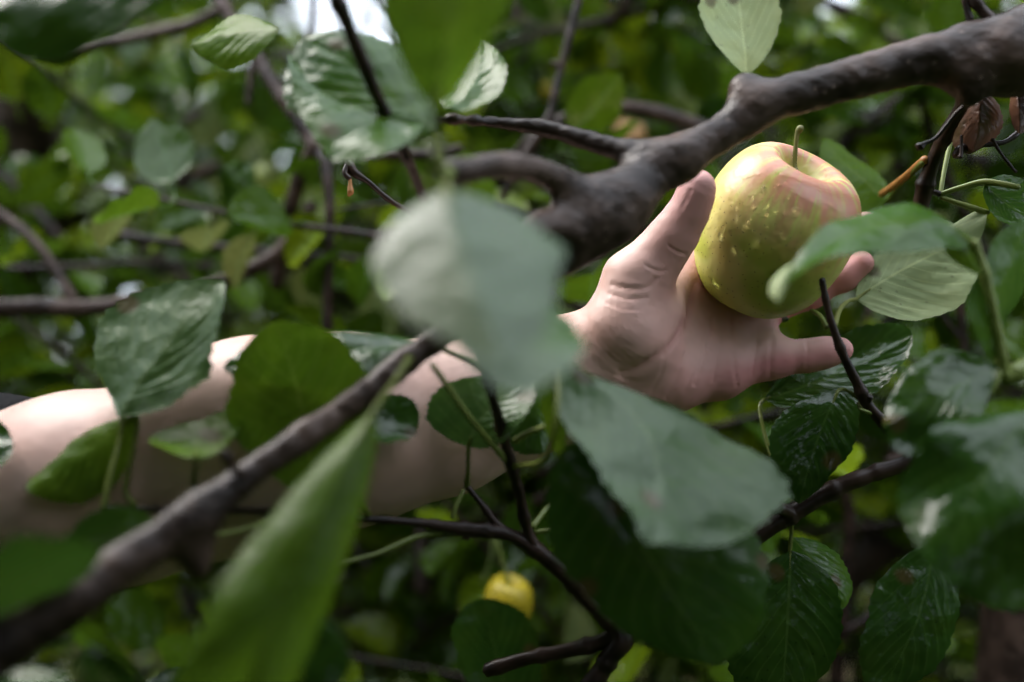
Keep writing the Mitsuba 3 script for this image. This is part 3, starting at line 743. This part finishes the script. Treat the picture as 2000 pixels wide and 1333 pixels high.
leaf(t7, 'leaf_mid', (2010, 420, .42), (1960, 560, .41), (1925, 700, .405), (1940, 520, .40), (2010, 560, .43), nu=24, nv=8)
leaf(t7, 'leaf_dark', (1945, 720, .405), (1850, 765, .40), (1730, 830, .395), (1820, 690, .412), (1860, 870, .392), stalk=[(1960, 728, .406)], quilt=.002, wave=.014)
leaf(t7, 'leaf_dark', (2030, 800, .368), (1920, 930, .36), (1835, 1130, .352), (1800, 860, .370), (2080, 1090, .348), quilt=.0018, wave=.015)
leaf(t7, 'leaf_dark', (2060, 900, .40), (1980, 1010, .395), (1880, 1150, .39), (1900, 950, .40), (2060, 1130, .385), quilt=.0014, wave=.008)
leaf(t7, 'leaf_mid', (1975, 735, .41), (1900, 700, .43), (1770, 735, .44), (1850, 680, .45), (1870, 750, .42), quilt=.001)
# lower left, close to the lens
leaf(limb, 'leaf_light', (735, 795, .345), (585, 1090, .305), (420, 1480, .29), (405, 1180, .292), (650, 1190, .302), stalk=[(800, 700, .372), (770, 745, .36)], quilt=.0008, cup=.006, label='long yellow green leaf near the lens')
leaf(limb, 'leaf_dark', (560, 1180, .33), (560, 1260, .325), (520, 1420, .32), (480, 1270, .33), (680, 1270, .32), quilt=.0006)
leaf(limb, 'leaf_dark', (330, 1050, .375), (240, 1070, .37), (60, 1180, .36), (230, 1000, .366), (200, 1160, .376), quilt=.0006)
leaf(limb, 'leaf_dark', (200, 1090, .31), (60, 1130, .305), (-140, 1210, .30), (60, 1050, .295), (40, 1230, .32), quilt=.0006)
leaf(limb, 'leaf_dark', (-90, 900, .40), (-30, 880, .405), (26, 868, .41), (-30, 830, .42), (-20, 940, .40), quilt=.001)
leaf(t1, 'leaf_dark', (1010, 1420, .62), (975, 1300, .62), (944, 1170, .615), (890, 1280, .62), (1062, 1275, .62))
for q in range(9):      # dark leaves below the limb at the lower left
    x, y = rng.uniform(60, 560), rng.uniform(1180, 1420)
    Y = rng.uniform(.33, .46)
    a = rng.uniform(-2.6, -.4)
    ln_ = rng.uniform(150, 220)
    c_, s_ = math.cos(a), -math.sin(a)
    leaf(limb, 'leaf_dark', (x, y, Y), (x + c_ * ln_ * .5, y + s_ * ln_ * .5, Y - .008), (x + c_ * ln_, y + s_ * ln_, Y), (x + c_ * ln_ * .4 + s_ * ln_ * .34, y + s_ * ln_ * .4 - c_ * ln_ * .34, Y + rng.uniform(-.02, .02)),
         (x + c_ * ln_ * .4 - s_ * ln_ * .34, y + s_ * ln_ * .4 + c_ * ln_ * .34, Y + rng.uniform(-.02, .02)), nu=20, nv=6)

# ------------------------------------------------------------------ the trees behind
SMALL = []
for k in range(7):
    r_ = np.random.default_rng(40 + k)
    bend, fold = r_.uniform(-.16, .10), r_.uniform(-.02, .22)
    w_ = r_.uniform(.27, .36)
    SMALL.append(blade((.22, 0, 0), (.62, r_.uniform(-.03, .03), bend * .2), (1.02, r_.uniform(-.05, .05), bend), (.55, w_, fold), (.55, -w_, fold * r_.uniform(.5, 1.2)), nu=10, nv=3, quilt=.012, cup=.05, wave=.05, serr=.0, seed=k,
                       stalk=[(0, 0, .02), (.1, 0, -.01)], stalk_r=.013))
SMALL_PLY = {(k, mat): mikit.ply(SMALL[k][:2], mat, smooth=True, uv=SMALL[k][2]) for k in range(7) for mat in BG}
GAP = P(705, 18, 1.0) - EYE
GAP /= np.linalg.norm(GAP)


def seen(p, margin=90):
    q = project(p)
    return (p[..., 1] > .05) & (q[..., 0] > -margin) & (q[..., 0] < 2000 + margin) & (q[..., 1] > -margin) & (q[..., 1] < 1333 + margin)


class Crown:
    def __init__(self, seed):
        self.r = np.random.default_rng(seed)
        self.leaves, self.twigs = [], []

    def twig(self, p, d, length, size, weights, clear=.66):
        r = self.r
        n = max(4, int(length / .030))
        side = np.cross(d, [0, 0, 1.0])
        side /= np.linalg.norm(side) + 1e-9
        pts, here, vec = [], np.array(p, float), np.array(d, float)
        for i in range(n + 1):
            pts.append(here.copy())
            vec = vec + r.normal(0, .10, 3) + [0, 0, -.015]
            vec /= np.linalg.norm(vec)
            here = here + vec * length / n
        pts = np.array(pts)
        if (seen(pts, 250) & (pts[:, 1] < clear)).any():
            return
        rad = np.linspace(.0042, .0014, n + 1) * r.uniform(.8, 1.4)
        self.twigs.append(np.column_stack([pts, rad]))
        for i in range(1, n + 1):
            for rep in range(2 if r.random() < .35 else 1):
                t = pts[i] - pts[i - 1]
                t /= np.linalg.norm(t)
                out = r.normal(0, 1, 3)
                out -= t * (out @ t)
                out /= np.linalg.norm(out)
                x = .45 * t + .8 * out + np.array([0, 0, -.30])
                x /= np.linalg.norm(x)
                z = np.array([0, 0, 1.0]) + r.normal(0, .55, 3)
                z -= x * (z @ x)
                z /= np.linalg.norm(z) + 1e-9
                y = np.cross(z, x)
                s = size * r.uniform(.7, 1.25)
                mat = BG[r.choice(5, p=np.array(weights) / sum(weights))]
                M = np.eye(4)
                M[:3, 0], M[:3, 1], M[:3, 2], M[:3, 3] = x * s, y * s, z * s, pts[i]
                c = pts[i] + x * s * .6
                if c[1] < clear and seen(c, 120 + 1.2 * s / (max(c[1], .05) * TX) * 1000 + 45 * FOCUS / max(c[1], .05)):
                    continue
                rel = c - EYE
                along = rel @ GAP
                if along > 0 and np.linalg.norm(rel - GAP * along) < .05 + .045 * along:
                    continue
                self.leaves.append((M, r.integers(7), mat, s / max(c[1], .05) if seen(c, 0) else -1))

    def fill(self, n, lo, hi, size, weights=(.34, .36, .21, .08, .006), length=(.22, .48), clear=.66, rise=.25):
        lo, hi = np.array(lo), np.array(hi)
        for _ in range(n):
            d = self.r.normal(0, 1, 3) * [1, .8, .45] + [0, 0, rise]
            d /= np.linalg.norm(d)
            self.twig(self.r.uniform(lo, hi), d, self.r.uniform(*length), size, weights, clear)

    def emit(self, key, parts=300, twig_parts=40):
        self.leaves.sort(key=lambda x: -x[3])
        rest = {}
        for n, (M, k, mat, score) in enumerate(self.leaves):
            if n < parts and score > 0:
                add(key + '__leaf', {**SMALL_PLY[(k, mat)], 'to_world': T(M)})
            else:
                rest.setdefault(mat, []).append((M, k))
        for n, (mat, ls) in enumerate(rest.items()):
            vs, fs, us, o = [], [], [], 0
            for M, k in ls:
                v, f, uv = SMALL[k]
                vs.append(v @ M[:3, :3].T + M[:3, 3])
                fs.append(f + o)
                us.append(uv)
                o += len(v)
            scene[f'{key}__leaf_cover__{n + 1:03d}'] = mikit.ply((np.vstack(vs), np.vstack(fs)), mat, smooth=True, uv=np.vstack(us))
        if rest:
            labels[key + '__leaf_cover'] = {'kind': 'stuff'}
        order = sorted(range(len(self.twigs)), key=lambda i: -(seen(self.twigs[i][:, :3], 0).mean() / self.twigs[i][:, 1].clip(.1).mean()))
        keep, others = order[:twig_parts], order[twig_parts:]
        for i in keep:
            add(key + '__twig', mikit.ply(tube(self.twigs[i][::2] if len(self.twigs[i]) > 6 else self.twigs[i], 6, .15, 3), 'twig_bark', smooth=True))
        if others:
            scene[key + '__twig_cover__001'] = mikit.ply(merge([tube(self.twigs[i][::2], 5, .1, 2) for i in others]), 'twig_bark', smooth=True)
            labels[key + '__twig_cover'] = {'kind': 'stuff'}


def branch(key, rows, sides=14, lump=.16, label=None, extra=(), mat='bark'):
    parts = [tube(px_path(rows), sides, lump, 8, len(rows))] + [tube(px_path(e), sides, lump, 8, 3) for e in extra]
    return add(key + '__branch', mikit.ply(merge(parts), mat, smooth=True), label)


left = thing('apple_tree', 'apple tree behind the arm on the left, dark thin branches among small leaves', 'apple tree')
middle = thing('apple_tree', 'blurred apple tree in the middle, below the patch of white sky', 'apple tree')
right = thing('apple_tree', 'apple tree at the right behind the apple and the little finger', 'apple tree')
far = thing('apple_tree', 'farthest apple tree, small blurred leaves closing the view behind the others', 'apple tree')

# branches one can follow in the photograph
branch(left, [(400, -60, .80, 12), (440, 20, .79, 13), (500, 110, .78, 14), (548, 185, .77, 14), (590, 245, .765, 15), (618, 292, .76, 17)], extra=[[(612, 290, .76, 13), (592, 330, .77, 15), (572, 390, .78, 15), (560, 440, .79, 15), (540, 560, .80, 14)], [(616, 290, .76, 13), (680, 296, .76, 12), (760, 303, .755, 12), (840, 302, .75, 11), (900, 290, .75, 9)], [(498, 108, .78, 7), (490, 150, .78, 7), (484, 205, .78, 5)]])
branch(left, [(618, 292, .76, 12), (636, 320, .755, 12), (644, 400, .75, 10), (642, 500, .75, 10), (640, 600, .75, 10), (640, 690, .75, 11)], mat='twig_bark')
branch(left, [(-60, 150, .95, 14), (60, 112, .94, 13), (160, 92, .93, 12), (270, 72, .92, 12), (370, 48, .91, 12), (450, 10, .90, 11)])
branch(left, [(-60, 605, .80, 18), (60, 600, .80, 18), (160, 602, .80, 18), (260, 590, .79, 17), (340, 580, .79, 16), (450, 545, .78, 16), (550, 488, .78, 15), (610, 400, .78, 13)], extra=[[(-40, 390, .82, 9), (20, 432, .815, 10), (70, 475, .81, 10), (110, 530, .805, 10), (145, 590, .80, 10)]])
branch(left, [(60, 470, 1.05, 15), (170, 418, 1.04, 15), (250, 385, 1.03, 14), (340, 360, 1.02, 12), (430, 320, 1.0, 9)], extra=[[(200, 400, 1.04, 9), (250, 450, 1.05, 10), (310, 505, 1.05, 10), (380, 560, 1.05, 9)]])
branch(middle, [(1005, -60, 1.15, 20), (1012, 20, 1.15, 19), (1020, 100, 1.15, 18), (1038, 170, 1.15, 17), (1046, 240, 1.15, 16), (1040, 330, 1.15, 15)])
branch(middle, [(1135, -50, .72, 8), (1128, 10, .72, 8), (1108, 85, .72, 8), (1088, 165, .72, 8), (1070, 235, .72, 9), (1025, 305, .72, 8), (980, 390, .73, 7)], extra=[[(1090, 128, .72, 7), (1078, 122, .72, 4)]], mat='twig_bark')
branch(middle, [(1400, 262, .78, 17), (1320, 232, .78, 16), (1240, 212, .78, 16), (1160, 215, .78, 15), (1100, 235, .78, 15), (1040, 270, .78, 13), (990, 330, .79, 11)])
branch(middle, [(612, -40, .9, 8), (612, 42, .9, 8), (606, 120, .9, 7)])
branch(middle, [(1700, 40, 1.0, 12), (1590, -5, 1.0, 10), (1480, -60, 1.0, 9)], extra=[[(1600, 0, 1.0, 9), (1660, 34, 1.0, 10), (1710, 62, 1.0, 11), (1760, 90, 1.0, 12), (1850, 150, 1.0, 13)]])
branch(right, [(1600, 350, 1.1, 30), (1720, 325, 1.1, 28), (1840, 322, 1.1, 28), (1960, 325, 1.1, 30), (2100, 345, 1.1, 34)])
branch(right, [(1590, 1180, .95, 40), (1690, 1075, .95, 48), (1760, 1030, .95, 50), (1830, 985, .95, 46), (1930, 930, .95, 44), (2100, 840, .95, 46)])
branch(right, [(1645, 940, .80, 10), (1660, 1020, .80, 12), (1650, 1120, .80, 13), (1640, 1220, .80, 14), (1630, 1380, .80, 15)], extra=[[(1640, 1240, .80, 11), (1720, 1190, .80, 10), (1800, 1120, .80, 9)], [(1715, 560, .78, 8), (1690, 640, .78, 8), (1670, 760, .79, 9), (1655, 900, .80, 9)]], mat='twig_bark')
branch(right, [(1872, 560, .72, 9), (1880, 640, .72, 8), (1884, 680, .72, 8), (1880, 760, .72, 7)], extra=[[(1836, 610, .72, 5), (1862, 645, .72, 5), (1880, 665, .72, 5)]], mat='twig_bark')


def trunk(key, rows):
    return add(key + '__trunk', mikit.ply(tube([np.append(x, r) for x, r in rows], 20, .16, 8, 5), 'bark', smooth=True))


trunk(left, [([-1.0, 1.9, -.05], .11), ([-.98, 1.9, .5], .085), ([-.92, 1.8, 1.0], .08), ([-.80, 1.55, 1.45], .06), ([-.62, 1.3, 1.9], .045), ([-.5, 1.2, 2.5], .03)])
trunk(middle, [([.10, 2.35, -.05], .12), ([.12, 2.35, .6], .09), ([.05, 2.2, 1.1], .08), ([.0, 1.9, 1.6], .06), ([.03, 1.5, 2.2], .045), ([.1, 1.3, 2.8], .03)])
trunk(right, [([1.15, 1.75, -.05], .12), ([1.12, 1.72, .6], .09), ([1.05, 1.6, 1.1], .08), ([.95, 1.4, 1.5], .06), ([.8, 1.25, 2.0], .045), ([.7, 1.2, 2.6], .03)])
trunk(far, [([-.5, 4.2, -.05], .14), ([-.5, 4.2, .8], .11), ([-.42, 4.1, 1.5], .09), ([-.2, 4.0, 2.3], .06), ([.1, 3.9, 3.0], .04)])

c = Crown(11)
c.fill(240, [-.98, .80, .85], [-.02, 1.85, 1.95], .066, (.33, .37, .22, .08, 0), clear=.74)
c.emit(left)
c = Crown(12)
c.fill(230, [-.35, .84, .95], [.50, 2.1, 2.1], .066, clear=.74, weights=(.28, .36, .27, .09, .0))
c.emit(middle)
c = Crown(13)
c.fill(270, [.10, .74, .75], [.98, 1.85, 2.0], .066, (.30, .37, .24, .09, 0), clear=.68)
c.emit(right)
c = Crown(14)
c.fill(520, [-2.3, 2.1, .45], [2.3, 4.6, 2.6], .075, weights=(.18, .36, .37, .09, .004))
c.fill(120, [-1.9, 1.15, 2.2], [.1, 2.3, 2.75], .08, rise=0)
c.fill(80, [-2.2, 2.3, 2.6], [.4, 4.4, 3.4], .08, rise=0)
c.emit(far, 300, 20)
# boughs of the tree in front that reach over, beside and behind the photographer
c = Crown(15)
c.fill(330, [-1.5, -1.1, .5], [1.5, -.30, 2.05], .10, (.6, .35, .05, 0, 0))
c.fill(110, [-1.4, -.4, .5], [-.50, .6, 1.9], .10, (.6, .35, .05, 0, 0))
c.fill(110, [.50, -.4, .5], [1.4, .6, 1.85], .10, (.6, .35, .05, 0, 0))
c.fill(130, [-.6, -.3, .5], [.6, .9, 1.08], .10, (.6, .35, .05, 0, 0))
c.fill(60, [-.9, -.35, 1.60], [.25, -.10, 2.0], .10, (.6, .35, .05, 0, 0), rise=0)
c.fill(30, [-.60, -.05, 1.58], [-.14, .20, 1.9], .10, (.6, .35, .05, 0, 0), rise=0)
c.fill(45, [-.6, -.30, 1.1], [-.08, .10, 1.62], .10, (.6, .35, .05, 0, 0), rise=0)
c.fill(140, [-.95, -.35, 1.68], [-.15, .08, 1.95], .10, (.6, .35, .05, 0, 0), rise=0)
c.emit(tree, 0, 0)

# far rows of the orchard: leaf masses that nobody could count
hedge = Crown(16)
for _ in range(1150):
    x, y = hedge.r.uniform(-7, 7), hedge.r.uniform(5.2, 8.5)
    z = hedge.r.uniform(.1, 4.2)
    d = hedge.r.normal(0, 1, 3) * [1, .8, .45]
    hedge.twig((x, y, z), d / np.linalg.norm(d), hedge.r.uniform(.4, .9), .16, (.34, .40, .20, .05, .006))
vs, fs, us, o = [], [], [], 0
groups = {}
for M, k, mat, score in hedge.leaves:
    groups.setdefault(mat, []).append((M, k))
for n, (mat, ls) in enumerate(groups.items()):
    vs, fs, us, o = [], [], [], 0
    for M, k in ls:
        v, f, uv = SMALL[k]
        vs.append(v @ M[:3, :3].T + M[:3, 3])
        fs.append(f + o)
        us.append(uv)
        o += len(v)
    scene[f'orchard_foliage__{n + 1:03d}'] = mikit.ply((np.vstack(vs), np.vstack(fs)), mat, smooth=True, uv=np.vstack(us))
labels['orchard_foliage'] = {'label': 'far mass of orchard leaves closing the background', 'category': 'foliage', 'kind': 'stuff'}

# ------------------------------------------------------------------ other apples
OTHER = [(992, 1180, .72, 47, 'yellow', 'small yellow apple hanging low behind the dark leaf at the bottom'), (1228, 272, .95, 32, 'orange', 'blurred pale orange apple peeping over the limb fork'), (1066, 962, 1.2, 26, 'yellow', 'blurred yellow apple below the wrist, half hidden by leaves'),
         (1700, 1055, 1.3, 26, 'yellow', 'dim yellow apple below the twig at the lower right'), (1070, 178, 1.1, 14, 'yellow', 'tiny bright yellow apple beside the thin upright twig'), (520, 350, 1.0, 26, 'green', 'pale green apple among the leaves at the upper left')]
for mat, cc in (('yellow', (.42, .32, .015)), ('orange', (.55, .30, .13)), ('green', (.22, .25, .06))):
    scene[f'{mat}_apple_skin'] = {'type': 'principled', 'base_color': rgb(*cc), 'roughness': .35, 'specular': .5, 'clearcoat': .4}
for x, y, Y, rp, mat, lab in OTHER:
    s = PR(rp, Y) / AR
    tilt = np.array([[1, 0, .15], [0, 1, -.25], [-.15, .25, 1]])
    cen = P(x, y, Y)
    k = add('apple', mikit.ply(((av * s * [1, 1, 1.05]) @ tilt.T + cen, af), f'{mat}_apple_skin', smooth=True), lab, 'apple')
    top = cen + tilt @ np.array([0, 0, .66 * AR * s])
    add(k + '__stem', mikit.ply(tube([np.append(top, .0013), np.append(top + [-.004, 0, .015], .0012), np.append(top + [-.010, 0, .035], .0016)], 8), 'stalk_green', smooth=True))
